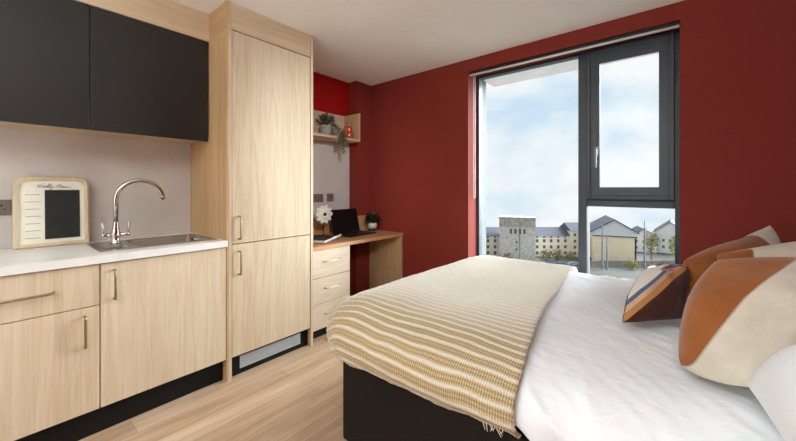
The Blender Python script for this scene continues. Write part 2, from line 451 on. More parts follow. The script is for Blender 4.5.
bc = thing('base_cabinet', 'oak base cabinet with one wide door, under the sink', 'cabinet', (-2.48, .64, 0), 0, 'oak kitchen base cabinets')
base_shell(bc, .335, .942)
d = fin(MB().box(-2.23, XF, .3365, .941, .143, .862, .0015), 'door', OAK_V, bc)
fin(dhandle(MB(), (XF, .389, .678), (XF, .389, .823)), 'handle', NICKEL, d, smooth=True)
tag(fin(MB().box(-2.275, -2.258, -.27, .940, 0, .141), 'kickboard', BLACK), 'black kickboard under the kitchen base cabinets', 'plinth')

# worktop with a cut-out for the sink
SX0_, SX1_, SY0_, SY1_ = -2.69, -2.29, .345, .925
WT0, WT1 = .868, .908
m = MB()
m.box(-2.82, -2.190, -.3, SY0_+.012, WT0, WT1); m.box(-2.82, -2.190, SY1_-.012, .944, WT0, WT1)
m.box(-2.82, SX0_+.012, SY0_+.012, SY1_-.012, WT0, WT1); m.box(SX1_-.012, -2.190, SY0_+.012, SY1_-.012, WT0, WT1)
tag(fin(m, 'worktop', WORKTOP), 'white marbled laminate worktop along the kitchen wall', 'worktop')

# sink
sk = thing('kitchen_sink', 'stainless steel inset sink with small drainer in the worktop', 'sink', (-2.49, .635, WT1))
bx0, bx1, by0, by1 = -2.655, -2.335, .515, .895
cx0, cx1, cy0, cy1 = -2.50, -2.335, .375, .475
xs = sorted({SX0_, bx0, cx0, bx1, SX1_}); ys = sorted({SY0_, cy0, cy1, by0, by1, SY1_})
m = MB(); zt = WT1+.004
for i in range(len(xs)-1):
    for j in range(len(ys)-1):
        xa, xb, ya, yb = xs[i], xs[i+1], ys[j], ys[j+1]
        mx, my = (xa+xb)/2, (ya+yb)/2
        if (bx0 < mx < bx1 and by0 < my < by1) or (cx0 < mx < cx1 and cy0 < my < cy1): continue
        m.quad((xa, ya, zt), (xb, ya, zt), (xb, yb, zt), (xa, yb, zt))
for (p, q) in (((SX0_, SY0_), (SX1_, SY0_)), ((SX1_, SY0_), (SX1_, SY1_)), ((SX1_, SY1_), (SX0_, SY1_)), ((SX0_, SY1_), (SX0_, SY0_))):
    m.quad((*p, zt), (*q, zt), (*q, WT1), (*p, WT1))
fin(m, 'rim', STEEL, sk, weld=True)
def rrect(x0, x1, y0, y1, r, n=5):
    pts = []
    for (cx, cy, a0) in ((x1-r, y1-r, 0), (x0+r, y1-r, 90), (x0+r, y0+r, 180), (x1-r, y0+r, 270)):
        for k in range(n+1):
            a = math.radians(a0+90*k/n); pts.append((cx+r*math.cos(a), cy+r*math.sin(a)))
    return pts
def bowl(x0, x1, y0, y1, depth, r):
    m = MB(); rows = []
    for (ins, z, rr) in ((-.0, zt+.0005, .004), (.004, zt-.006, r*.6), (.010, zt-depth*.8, r), (.028, zt-depth*.97, r*.8), (.06, zt-depth, r*.6)):
        rr = min(rr, (min(x1-x0, y1-y0)/2-ins)*.95); ins = min(ins, min(x1-x0, y1-y0)/2-.012)
        rows.append([(px, py, z) for px, py in rrect(x0+ins, x1-ins, y0+ins, y1-ins, max(.002, rr))])
    vs = m.grid(rows, closed_u=True); m.bm.faces.new(vs[-1]); return m
fin(bowl(bx0, bx1, by0, by1, .15, .05), 'bowl', STEEL, sk, smooth=True)
fin(bowl(cx0, cx1, cy0, cy1, .02, .02), 'drainer_recess', STEEL, sk, smooth=True)
m = MB(); m.lathe([(0, .004), (.03, .004), (.038, .001), (.04, -.002)], ((bx0+bx1)/2, (by0+by1)/2, zt-.149), 20)
fin(m, 'waste', CHROME, sk, smooth=True)

# mixer tap
TX, TY = -2.585, .462
tp = thing('mixer_tap', 'chrome swan neck mixer tap with two levers behind the sink', 'tap', (TX, TY, zt))
m = MB(); m.lathe([(.026, 0), (.026, .006), (.022, .01), (.022, .035), (.024, .05), (.02, .075), (.015, .10), (.0135, .12), (.0125, .14)], (TX, TY, zt), 20)
fin(m, 'body', CHROME, tp, smooth=True)
pts = [(TX, TY, zt+.12), (TX, TY, zt+.258)]
R = .118; dx, dy = .10, .99
for k in range(1, 17):
    a = PI*k/16*.93
    o = R*(1-math.cos(a)); pts.append((TX+dx*o, TY+dy*o, zt+.258+R*1.0*math.sin(a)))
e = pts[-1]; pts.append((e[0]+.001, e[1]+.004, e[2]-.03))
m = MB(); m.tube(pts, [.0135]*(len(pts)-2)+[.013, .012], 12)
fin(m, 'spout', CHROME, tp, smooth=True)
for sgn in (-1, 1):
    m = MB(); b = Vector((TX, TY, zt+.05))
    m.tube([b+Vector((0, sgn*.015, 0)), b+Vector((0, sgn*.055, 0)), b+Vector((0, sgn*.064, 0))], [.013, .011, .012], 12)
    q = b+Vector((0, sgn*.058, 0))
    m.tube([q, q+Vector((.002, sgn*.003, .03)), q+Vector((.004, sgn*.005, .065)), q+Vector((.004, sgn*.005, .078))], [.007, .005, .007, .003], 8)
    fin(m, 'lever', CHROME, tp, smooth=True)

# weekly menu board leaning on the wall
bw, bh = .306, .397
mb = thing('menu_board', 'bleached wood framed weekly menu board with chalk panel leaning on kitchen wall', 'menu board', (-2.742, .213, WT1+.001))
mb.rotation_euler = (0, math.radians(-5), 0)
# local frame: x out of the face, y across, z up
def arch(w, h, inset, n=5):
    hw = w/2-inset; t = h-inset; c = .045-inset*.5
    pts = [(-hw, inset), (hw, inset)]
    pts += [(hw, t-c), (hw-c*.25, t-c*.35), (hw-c, t)]
    pts += [(-hw+c, t), (-hw+c*.25, t-c*.35), (-hw, t-c)]
    return pts
o_, i_, o2 = arch(bw, bh, 0), arch(bw, bh, .022), arch(bw, bh, .008)
m = MB()
P = lambda p, x: (x, p[0], p[1])
rows = [[P(p, -.012) for p in o_], [P(p, .008) for p in o_], [P(p, .014) for p in o2], [P(p, .010) for p in i_], [P(p, -.002) for p in i_]]
m.grid(rows, closed_u=True)
vs = [m.bm.verts.new(P(p, -.012)) for p in o_]; m.bm.faces.new(vs)
fin(m, 'frame', BOARD_FRAME, mb, local=True, weld=True)
m = MB(); vs = [m.bm.verts.new(P(p, .0)) for p in arch(bw, bh, .02)]; m.bm.faces.new(vs)
face = fin(m, 'face', BOARD_FACE, mb, local=True)
fin(MB().box(.0005, .003, -.033, .112, .042, .322), 'chalk_panel', CHALK, mb, local=True, label='black chalk panel')
for k in range(7):
    m = MB(); z = .296-k*.0405; m.box(.0005, .0012, -.108, -.050+(.004 if k % 2 else 0), z-.0011, z+.0011)
    fin(m, 'day_line', INK, face, local=True)
GL = {'W': ([[(0, 2.0), (.12, 1.2), (.3, .1), (.8, 1.7), (1.05, .1), (1.6, 2.3), (1.75, 2.2)]], 1.75),
      'e': ([[(0, .45), (.45, .6), (.55, .95), (.3, 1.05), (.1, .6), (.2, .1), (.5, .05), (.8, .45)]], .8),
      'k': ([[(0, .4), (.38, 1.6), (.35, 2.2), (.15, 1.9), (.1, 0)], [(.12, .5), (.5, 1.0), (.5, .7), (.2, .55), (.45, .05), (.8, .3)]], .8),
      'l': ([[(0, .3), (.4, 1.6), (.35, 2.2), (.15, 1.8), (.15, .2), (.35, 0), (.6, .8)]], .6),
      'y': ([[(0, .8), (.1, .2), (.35, .05), (.65, .9), (.6, .4), (.5, -.8), (.2, -1.2), (.1, -.8), (.9, .3)]], .9),
      'M': ([[(-.2, .2), (0, 0), (.35, 2.1), (.7, .2), (1.25, 2.1), (1.35, .1), (1.7, .45)]], 1.7),
      'n': ([[(0, .8), (.1, 0), (.15, .5), (.4, 1.0), (.5, .6), (.5, .1), (.8, .6)]], .8),
      'u': ([[(0, .9), (.05, .2), (.3, 0), (.55, .5), (.6, .95), (.6, .1), (1.3, .5), (2.0, .35)]], .9), ' ': ([], .9)}
def spline(p, k=5):
    p = [p[0]]+p+[p[-1]]; out = []
    for i in range(1, len(p)-2):
        for q in range(k):
            t = q/k; c = []
            for a in (0, 1):
                p0, p1, p2, p3 = p[i-1][a], p[i][a], p[i+1][a], p[i+2][a]
                c.append(.5*(2*p1+(p2-p0)*t+(2*p0-5*p1+4*p2-p3)*t*t+(3*p1-p0-3*p2+p3)*t**3))
            out.append(tuple(c))
    return out+[p[-1]]
m = MB(); cur = 0; sc_ = .0118
for ch in 'Weekly Menu':
    st_, wd_ = GL[ch]
    for q in st_:
        m.tube([(.0012, -.066+(cur+x+.35*y)*sc_, .335+y*sc_*.92) for x, y in spline(q)], .00075, 5)
    cur += wd_
fin(m, 'lettering', INK, face, local=True)

# sockets
def socket(name, label, x, y0, y1, z0, z1, gangs, group='grey wall sockets'):
    t = thing(name, label, 'socket', (x, (y0+y1)/2, z0), 0, group)
    fin(MB().box(x, x+.008, y0, y1, z0, z1, .003), 'face_plate', SOCKET, t)
    w = (y1-y0)/gangs
    for g in range(gangs):
        m = MB(); c = y0+w*(g+.5); zc = (z0+z1)/2
        m.box(x+.0081, x+.0088, c-.004, c+.004, zc+.005, zc+.016)
        m.box(x+.0081, x+.0088, c-.015, c-.006, zc-.012, zc-.006); m.box(x+.0081, x+.0088, c+.006, c+.015, zc-.012, zc-.006)
        fin(m, 'pin_holes', SOCKHOLE, t)
        m = MB(); m.box(x+.0078, x+.011, c-.006+.014, c+.006+.014, z1-.022, z1-.008, .001)
        fin(m, 'switch', SOCKET, t)
socket('wall_socket', 'grey metal double socket beside the menu board', -2.82, -.082, .056, 1.092, 1.178, 2)
socket('wall_socket', 'wider grey socket plate above the desk, close to tall unit', XW+.012, 2.068, 2.208, 1.095, 1.18, 2)
socket('wall_socket', 'smaller square grey plate above the desk, behind the laptop', XW+.012, 2.255, 2.345, 1.098, 1.183, 1)

# tall unit
tu = thing('tall_unit', 'tall oak fridge housing with two doors, reaching the ceiling', 'cabinet', (-2.5, 1.283, 0))
def Lpanel(y0, y1, mat):
    m = MB(); m.box(-2.82, -2.207, y0, y1, 0, H-.001); return fin(m, 'side_panel', mat, tu)
a = Lpanel(.945, .975, OAK_SIDE)
m = MB(); m.box(-2.82, -2.2075, .9435, .945, 2.262, H-.001)
fin(m, 'side_cornice', OAK_SIDE_X, a)
fin(MB().box(-2.2068, -2.2045, .9555, .9755, 0, H-.001), 'edge_strip', OAK_V, a)
b_ = Lpanel(1.584, 1.604, OAK_SIDE)
fin(MB().box(-2.2068, -2.2045, 1.5835, 1.6045, 0, H-.001), 'edge_strip', OAK_V, b_)
fin(MB().box(-2.232, -2.210, .9755, 1.5835, 2.270, H-.001), 'top_fascia', OAK_Y, tu)
fin(MB().box(-2.82, -2.238, .976, 1.583, .13, .14), 'carcass_base', DARKGAP, tu)
fin(MB().box(-2.265, -2.238, .976, 1.583, .14, 2.27), 'carcass', DARKGAP, tu)
d = fin(MB().box(-2.234, -2.210, .979, 1.5805, .879, 2.264, .001), 'door', OAK_V, tu, label='long upper oak door')
fin(dhandle(MB(), (-2.210, 1.024, .908), (-2.210, 1.024, 1.055)), 'handle', NICKEL, d, smooth=True)
d = fin(MB().box(-2.234, -2.210, .979, 1.5805, .142, .873, .001), 'door', OAK_V, tu, label='short lower oak door')
fin(dhandle(MB(), (-2.210, 1.024, .676), (-2.210, 1.024, .825)), 'handle', NICKEL, d, smooth=True)
k = fin(MB().box(-2.262, -2.246, .9755, 1.5835, 0, .139), 'kickboard', BLACK, tu, label='black kickboard with a vent')
m = MB()
m.box(-2.246, -2.240, 1.045, 1.511, .036, .044); m.box(-2.246, -2.240, 1.045, 1.511, .108, .116); m.box(-2.246, -2.240, 1.045, 1.053, .044, .108); m.box(-2.246, -2.240, 1.503, 1.511, .044, .108)
for q in range(9):
    z = .047+q*.0068; m.box(-2.246, -2.2415, 1.053, 1.503, z, z+.0042)
fin(m, 'vent_grille', GRILLE, k, label='grey louvred vent grille')

# ------------------------------------------------------------------ desk, drawers, shelf
dk = thing('desk', 'oak desk top with end panel, between tall unit and window wall', 'desk', (-2.55, 2.2, 0))
fin(MB().box(XW+.013, -2.262, 1.606, 2.579, .727, .76, .002), 'desk_top', OAK_DESK, dk)
fin(MB().box(XP+.002, -2.262, 2.579, 2.812, .727, .76, .002), 'desk_top_return', OAK_DESK, dk)
fin(MB().box(XP+.002, -2.268, 2.784, 2.810, 0, .7265), 'end_panel', OAK_SIDE, dk)
m = MB(); m.box(XW+.013, XW+.031, 1.606, 2.579, .7605, .93); m.box(XP+.002, XP+.020, 2.583, 2.812, .7605, .93)
fin(m, 'upstand', OAK_DESK, dk)
dp = thing('drawer_pedestal', 'pale oak three drawer pedestal under the desk', 'drawer unit', (-2.5, 1.84, 0))
m = MB(); m.box(XW+.04, -2.292, 1.608, 1.624, .07, .725); m.box(XW+.04, -2.292, 2.036, 2.052, .07, .725); m.box(XW+.04, -2.292, 1.624, 2.036, .07, .085); m.box(XW+.04, XW+.05, 1.624, 2.036, .085, .725); m.box(XW+.05, -2.292, 1.624, 2.036, .712, .725)
fin(m, 'carcass', OAK_SIDE, dp)
for z0, z1 in ((.498, .724), (.283, .494), (.070, .279)):
    d = fin(MB().box(-2.290, -2.270, 1.608, 2.052, z0, z1, .0015), 'drawer', OAK_PALE, dp)
    zc = (z0+z1)/2+.015
    fin(dhandle(MB(), (-2.270, 1.765, zc), (-2.270, 1.925, zc), .028, .004), 'handle', BRASS, d, smooth=True)
fin(MB().box(-2.305, -2.293, 1.608, 2.052, 0, .0695), 'kickboard', BLACK, dp)

sh = thing('wall_shelf', 'oak box shelf with back and end panel above the desk', 'shelf', (-2.74, 2.06, 1.735))
fin(MB().box(XW+.001, -2.62, 1.606, 2.496, 1.740, 1.766, .001), 'shelf_board', OAK_Y, sh)
fin(MB().box(XW+.001, XW+.016, 1.606, 2.496, 1.7665, 2.045), 'back_panel', OAK_Y, sh)
fin(MB().box(XW+.001, -2.615, 2.4965, 2.514, 1.738, 2.045, .001), 'end_panel', OAK_SIDE, sh)

# ------------------------------------------------------------------ small things on desk and shelf
lp = thing('laptop', 'open black laptop on the desk', 'laptop', (-2.57, 2.385, .7605), math.radians(3))
m = MB(); m.box(-.115, .125, -.19, .20, .001, .016, .004)
base = fin(m, 'base', LAPTOP, lp, local=True)
m = MB()
for r in range(5):
    for c in range(12):
        m.box(-.085+r*.020, -.085+r*.020+.016, -.150+c*.025, -.150+c*.025+.021, .0162, .018)
m.box(.040, .105, -.05, .05, .0162, .0168)
fin(m, 'keyboard', KEYS, base, local=True)
m = MB(); m.box(-.004, .004, -.19, .20, 0, .245, .003)
lid = fin(m, 'screen_lid', LAPTOP, lp, local=True); lid.location = (-.112, 0, .017); lid.rotation_euler = (0, math.radians(-13), 0)
fin(MB().box(.0042, .0048, -.18, .19, .012, .235), 'display', SCREEN, lid, local=True)

# notebook / book
bk = thing('book', 'black covered book lying flat on the desk before the ornament', 'book', (-2.49, 1.90, .761), math.radians(30))
m = MB(); m.box(-.12, .10, -.15, .15, .001, .005, .001); m.box(-.12, .10, -.15, .15, .027, .031, .001); m.box(-.12, -.115, -.15, .15, .0051, .0269); 
fin(m, 'cover', BOOKC, bk, local=True)
fin(MB().box(-.113, .094, -.143, .143, .0052, .0268), 'pages', PAPER, bk, local=True)
pn = thing('pen', 'slim white pen lying on the black book', 'pen', (-2.368, 1.985, .7935), math.radians(30))
m = MB(); m.tube([(0, -.11, .008), (0, .10, .008)], .008, 10); m.tube([(0, -.125, .008), (0, -.1102, .008)], [.003, .007], 10)
fin(m, 'barrel', PAPER, pn, local=True, smooth=True)
m = MB(); m.box(-.0015, .0015, .045, .098, .0165, .0185); fin(m, 'clip', PAPER, pn, local=True)

# carved flower ornament on a stand
fo = thing('flower_ornament', 'white carved flower disc ornament on a dark stand beside laptop', 'ornament', (-2.62, 2.03, .7605), math.radians(-8))
m = MB(); m.box(-.035, .035, -.055, .055, .001, .012, .003); m.tube([(0, 0, .012), (0, 0, .125)], .005, 8)
fin(m, 'stand', IRON, fo, local=True)
m = MB(); m.lathe([(.0, -.006), (.016, -.006), (.016, .008), (0, .008)], (.02, 0, .228), 14, 'x'); fin(m, 'flower_centre', IRON, fo, local=True)
for k in range(10):
    a0 = 2*PI*k/10; m = MB(); rows = []
    for i in range(9):
        t = i/8; rr = .014+.082*t
        wdt = .033*math.sin(PI*(.12+.80*t))**.8 if i < 8 else .012
        row = []
        for j in range(7):
            s = (j-3)/3; ang = a0
            y = rr*math.cos(ang)-s*wdt*math.sin(ang); z = rr*math.sin(ang)+s*wdt*math.cos(ang)
            x = .022-.014*s*s-.012*t*t+.006*math.sin(t*9)*(1-abs(s))+.004*abs(math.sin(s*6))
            row.append((x, y, z+.228))
        rows.append(row)
    m.grid(rows)
    o = fin(m, 'petal', PETAL, fo, local=True, smooth=True)
    sm = o.modifiers.new('s', 'SOLIDIFY'); sm.thickness = .006

# plants
def leaf_bm(m, p, d, up, ln, wd, cup=.15):
    d = d.normalized(); s = d.cross(up)
    if s.length < 1e-3: s = d.cross(Vector((1, 0, 0)))
    s.normalize(); n = s.cross(d)
    rows = []
    for i in range(5):
        t = i/4; w = wd*math.sin(PI*min(.97, .08+.9*t))**.8
        c = p+d*ln*t-n*ln*.25*t*t
        rows.append([c-s*w+n*w*cup, c, c+s*w+n*w*cup])
    m.grid(rows)
rnd = random.Random(3)
def bush(root_loc, r, h, n, ln, wd, mat, parent, base):
    m = MB(); st = MB()
    for i in range(n):
        a = rnd.uniform(0, 2*PI); el = rnd.uniform(.1, 1.3)
        d = Vector((math.cos(a)*math.cos(el), math.sin(a)*math.cos(el), math.sin(el)))
        p = Vector(base)+Vector((d.x*r*rnd.uniform(.2, .9), d.y*r*rnd.uniform(.2, .9), d.z*h*rnd.uniform(.3, .9)))
        leaf_bm(m, p, d+Vector((rnd.uniform(-.4, .4), rnd.uniform(-.4, .4), rnd.uniform(-.2, .5))), Vector((0, 0, 1)), ln*rnd.uniform(.7, 1.2), wd*rnd.uniform(.7, 1.2))
        if i % 4 == 0: st.tube([Vector(base), (Vector(base)+p)/2+Vector((0, 0, .005)), p], .0015, 5)
    fin(st, 'stems', STEM, parent); return fin(m, 'foliage', mat, parent, smooth=True)

px, py, pz = -2.63, 2.715, .7605
pp = thing('potted_plant', 'small dark green plant in white pot at end of the desk', 'plant', (px, py, pz))
m = MB(); m.lathe([(.036, .03), (.048, .032), (.054, .06), (.053, .09), (.049, .092), (.047, .08), (.0, .078)], (px, py, pz), 24)
pt = fin(m, 'pot', POTW, pp, smooth=True)
m = MB(); m.lathe([(.0, .001), (.036, .001), (.044, .012), (.0485, .031), (.03, .032)], (px, py, pz), 24)
fin(m, 'pot_base', POTD, pt, smooth=True, label='charcoal lower half of the pot')
bush(None, .085, .11, 150, .052, .017, LEAF_G, pp, (px, py, pz+.085))

px, py, pz = -2.755, 2.165, 1.7665
pp = thing('trailing_plant', 'dusky trailing plant in grey pot on the shelf', 'plant', (px, py, pz))
m = MB(); m.lathe([(.0, .001), (.045, .001), (.058, .03), (.064, .085), (.064, .115), (.058, .115), (.055, .10), (0, .098)], (px, py, pz), 24)
fin(m, 'pot', POTG, pp, smooth=True)
bush(None, .10, .11, 80, .06, .015, LEAF_D, pp, (px, py, pz+.115))
for vi, (ey, dn, sw) in enumerate(((.085, .125, .02), (.055, .05, -.01), (.115, .03, .015))):
    m = MB(); st = MB(); pts = []
    ctrl = [(px+.01, py+.02, pz+.115), (px+.06, py+ey*.6, pz+.135), (px+.11, py+ey*.9, pz+.085), (-2.603, py+ey, pz+.03), (-2.594, py+ey+sw*.3, pz-.02), (-2.592, py+ey+sw*.7, pz-.02-dn*.5), (-2.592, py+ey+sw, pz-.02-dn)]
    for i in range(len(ctrl)-1):
        for q in range(2): pts.append(Vector(ctrl[i]).lerp(Vector(ctrl[i+1]), q/2))
    pts.append(Vector(ctrl[-1]))
    st.tube(pts, .0016, 5); v_ = fin(st, 'vine', STEM, pp)
    for k in range(1, len(pts)):
        for sgn in (-1, 1):
            d = Vector((.35, sgn*.8, -.35+rnd.uniform(-.3, .3)))
            leaf_bm(m, pts[k], d, Vector((.3, 0, 1)), .040, .013)
    fin(m, 'vine_leaves', LEAF_D, v_, smooth=True)

def fig(label, x, y, prof, rz=0):
    t = thing('copper_ornament', label, 'ornament', (x, y, 1.7665), rz, 'copper ornaments on the shelf')
    m = MB(); m.lathe([(r*1.18, z) for r, z in prof], (0, 0, 0), 20); fin(m, 'body', COPPER, t, local=True, smooth=True); return t
t = fig('taller copper coloured rounded ornament at the end of the shelf', -2.70, 2.425,
        [(0, .001), (.036, .001), (.048, .02), (.05, .045), (.042, .07), (.031, .083), (.034, .098), (.035, .112), (.027, .13), (.014, .142), (.012, .15), (.015, .16), (.009, .178), (0, .186)])
m = MB(); m.lathe([(0, -.012), (.016, 0), (0, .012)], (.042, .0, .10), 12, 'x'); fin(m, 'nub', COPPER, t, local=True, smooth=True)
t = fig('shorter copper coloured ornament with pointed top beside the taller one', -2.655, 2.325,
        [(0, .001), (.024, .001), (.034, .015), (.036, .035), (.029, .055), (.020, .066), (.018, .078), (.010, .098), (.004, .118), (0, .126)])
m = MB(); m.tube([(0, .014, .07), (.004, .024, .095), (.004, .022, .118)], [.006, .008, .002], 8); fin(m, 'ear', COPPER, t, local=True, smooth=True)

# ------------------------------------------------------------------ bed
BX0, BX1, BY0, BY1 = -1.26, .74, 1.09, 2.60
bd = thing('bed', 'dark brown upholstered bed base under the duvet', 'bed', ((BX0+BX1)/2, (BY0+BY1)/2, 0))
fin(MB().box(BX0, BX1, BY0, BY1, .012, .432, .008), 'base', BEDBASE, bd)
fin(MB().box(BX1+.002, BX1+.05, BY0-.02, BY1+.02, .012, 1.02, .012), 'headboard', BEDBASE, bd)
for (x, y) in ((BX0+.06, BY0+.06), (BX0+.06, BY1-.06), (BX1-.06, BY0+.06), (BX1-.06, BY1-.06)):
    m = MB(); m.lathe([(.02, 0), (.025, .0118)], (x, y, 0), 12); fin(m, 'glide', BLACK, bd)
tag(fin(MB().box(BX0+.03, BX1-.005, BY0+.035, BY1-.03, .433, .60, .03), 'mattress', MATT), 'mattress coloured dark as shade, just showing between throw and bed base', 'mattress')

# duvet surface: sheet coordinates -> world
DX0, DX1, DY0, DY1 = -1.405, .735, .975, 2.745      # outline at the widest
RR, ZT, ZM = .30, .690, .545
def lerp(a, b, t): return a+(b-a)*t
def hem(x, near):                        # bottom of the hanging side
    if not near: return .50
    t = min(1, max(0, (x+1.25)/.85)); z = lerp(.462, .512, t**.8)+.010*noise.noise(Vector((x*7, 3.1, 0)))+.005*noise.noise(Vector((x*22, 1.1, 0)))
    if x > -.36: z -= min(.17, (x+.36)*.85)
    return z
def sec(s, zh):
    """s in 0..1 : top edge of the rounding -> hem; returns (offset outwards, z, sheet length)"""
    pts = []
    for k in range(13):
        a = PI/2*k/12; pts.append((RR*math.sin(a), ZM+(ZT-ZM)*math.cos(a)**.9))
    drop = max(.005, ZM-zh)
    tk = .035
    for k in range(1, 6):
        q = k/5; pts.append((RR-.012*q-tk*max(0, q-.55)**1.5*2.2, ZM-drop*q))
    L = [0]
    for i in range(1, len(pts)): L.append(L[-1]+math.dist(pts[i], pts[i-1]))
    t = s*L[-1]
    for i in range(1, len(pts)):
        if t <= L[i]+1e-9:
            f = (t-L[i-1])/(L[i]-L[i-1]); return (lerp(pts[i-1][0], pts[i][0], f), lerp(pts[i-1][1], pts[i][1], f), t)
    return (*pts[-1], L[-1])
def wob(x, y, z, k=1.0):
    p = Vector((x, y, z))
    w = .012*noise.noise(p*2.3)+.006*noise.noise(p*5.5+Vector((3, 1, 0)))
    return w*k
def crease(t, sharp=2.2):
    """rounded ridges with narrow valleys from a smooth noise value"""
    return (1-abs(t))**sharp
def folds(x, y, z):
    """creases of the white cotton: long soft pulls over the top, deeper drapes on the near side"""
    side = min(1, max(0, (1.42-y)/.35)); top = 1-.6*side
    wv = .10*noise.noise(Vector((x*2.1, y*2.1, z*2)))
    u1 = x*.42+y*.90+wv
    a1 = min(1, max(0, .45+.9*noise.noise(Vector((x*1.9+9, y*1.9, 2)))))
    out = .010*crease(min(1, abs(noise.noise(Vector((u1*9.5, (x*.9-y*.42)*1.6, 4.2)))*1.6)))*a1*top
    u2 = x*.80-y*.25+(z-.6)*1.1+.5*wv
    out += .022*crease(min(1, abs(noise.noise(Vector((u2*7.5, y*1.1+z*1.4, 1.7)))*1.7)), 1.6)*side*(.4+.6*a1)
    u3 = x*.75+y*.66
    out += .007*crease(min(1, abs(noise.noise(Vector((u3*22+wv*6, (x-y)*3.2, 8.1)))*1.8)), 2)*(.3+a1)
    return out-.012
def surf_pt(x, y, z, n, lift, fold, rd=0):
    d = wob(x, y, z)+lift+(folds(x, y, z) if fold else 0)+rd
    return (x+n[0]*d, y+n[1]*d, z+n[2]*d)
PER = .040
def wig(u, v): return v+.016*noise.noise(Vector((u*3.2, v*3.0, 5)))+.005*noise.noise(Vector((u*11, v*9, 2)))
def ridge(v):
    f = abs((v/PER) % 1-.5); return .0042*max(0, 1-(f/.13)**2)
def drape(m, xl_in, xr, lift, fold, step=.02, foot=True, ns=22, ridged=False):
    """xr: function of the sheet's cross coordinate -> right-hand end of the cloth"""
    yi0, yi1 = DY0+RR, DY1-RR
    nx = 44 if foot else 150; ny = int((yi1-yi0)/step)
    def sag(x, y): return .012*math.sin(PI*(y-yi0)/(yi1-yi0)) + .02*min(1, max(0, (x+1.1)/.5))*0
    # interior
    rows, uvs = [], []
    for i in range(ny+1):
        y = lerp(yi0, yi1, i/ny); r, u = [], []
        for j in range(nx+1):
            x = lerp(xl_in, xr(y), j/nx); vv = wig(x, y); r.append(surf_pt(x, y, ZT, (0, 0, 1), lift, fold, ridge(vv) if ridged else 0)); u.append((x, vv))
        rows.append(r); uvs.append(u)
    m.grid(rows, uvs)
    # long sides
    for near in (True, False):
        rows, uvs = [], []
        for i in range(ns+1):
            s = i/ns; r, u = [], []
            for j in range(nx+1):
                Ls = sec(s, hem(-.8, near))[2]
                v = yi0-Ls if near else yi1+Ls
                x = lerp(xl_in, xr(v), j/nx)
                o, z, L = sec(s, hem(x, near)-(0 if not fold else .0))
                o2, z2, _ = sec(min(1, s+.02), hem(x, near)); o1, z1, _ = sec(max(0, s-.02), hem(x, near))
                tx, tz = o2-o1, z2-z1; ln = math.hypot(tx, tz) or 1
                no, nz = (-tz/ln, tx/ln) if s > 0 else (0, 1)
                sg = -1 if near else 1
                vv = wig(x, yi0-L if near else yi1+L); r.append(surf_pt(x, (yi0-o) if near else (yi1+o), z, (0, sg*no, nz), lift, fold, ridge(vv) if ridged else 0)); u.append((x, vv))
            rows.append(r); uvs.append(u)
        m.grid(rows, uvs)
    if not foot: return
    # foot end and its two corners
    rows, uvs = [], []
    for i in range(ns+1):
        s = i/ns; r, u = [], []
        def put(cx, cy, nxn, nyn, ca, sa, hz, dirs):
            o, z, L = sec(s, hz)
            o2, z2, _ = sec(min(1, s+.02), hz); o1, z1, _ = sec(max(0, s-.02), hz)
            tx, tz = o2-o1, z2-z1; ln = math.hypot(tx, tz) or 1
            no, nz = (-tz/ln, tx/ln) if s > 0 else (0, 1)
            uu = xl_in-L*sa; vv = wig(uu, cy+dirs*L*ca); r.append(surf_pt(cx+nxn*o, cy+nyn*o, z, (nxn*no, nyn*no, nz), lift, fold, ridge(vv) if ridged else 0)); u.append((uu, vv))
        for k in range(12):
            a = PI/2*k/12; put(xl_in, yi0, -math.sin(a), -math.cos(a), math.cos(a), math.sin(a), lerp(hem(xl_in, True), .462, k/12), -1)
        for k in range(ny+1):
            y = lerp(yi0, yi1, k/ny); put(xl_in, y, -1, 0, 0, 1, lerp(.462, .50, k/ny), 0)
        for k in range(1, 13):
            a = PI/2*k/12; put(xl_in, yi1, -math.cos(a), math.sin(a), math.sin(a), math.cos(a), .50, 1)
        rows.append(r); uvs.append(u)
    m.grid(rows, uvs)
XI = DX0+RR
m = MB(); drape(m, XI+.0, lambda v: DX1-.005, -.012, True, .012, foot=False, ns=40)
duv = fin(m, 'duvet', COTTON, None, smooth=True, weld=True)
tag(duv, 'crumpled white cotton duvet spread over the bed', 'duvet')
def edge(v):                              # slanting right-hand edge of the throw
    t = (v-1.03)/(2.76-1.03)
    return lerp(-.375, -.555, max(-.12, min(1.15, t)))-.02*math.sin(PI*max(0, min(1, t)))+.005*math.sin(v*7)+.002*math.sin(v*31)
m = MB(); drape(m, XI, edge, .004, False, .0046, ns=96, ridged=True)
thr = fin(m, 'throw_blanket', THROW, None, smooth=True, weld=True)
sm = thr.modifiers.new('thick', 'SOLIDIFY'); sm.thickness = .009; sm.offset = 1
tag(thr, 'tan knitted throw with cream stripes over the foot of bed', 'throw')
m = MB(); rr = random.Random(5)
for k in range(9):
    x = -.47+.008*k; z = hem(x, True)
    y = 1.0-.01
    m.tube([(x, y, z), (x+rr.uniform(-.004, .004), y-.004, z-.012), (x+rr.uniform(-.014, .014), y-.002, z-.024-rr.random()*.012)], [.002, .0016, .001], 5)
fin(m, 'fringe', plain('cream_fringe', (226, 220, 206), .9), thr, label='loose cream threads at the hem')

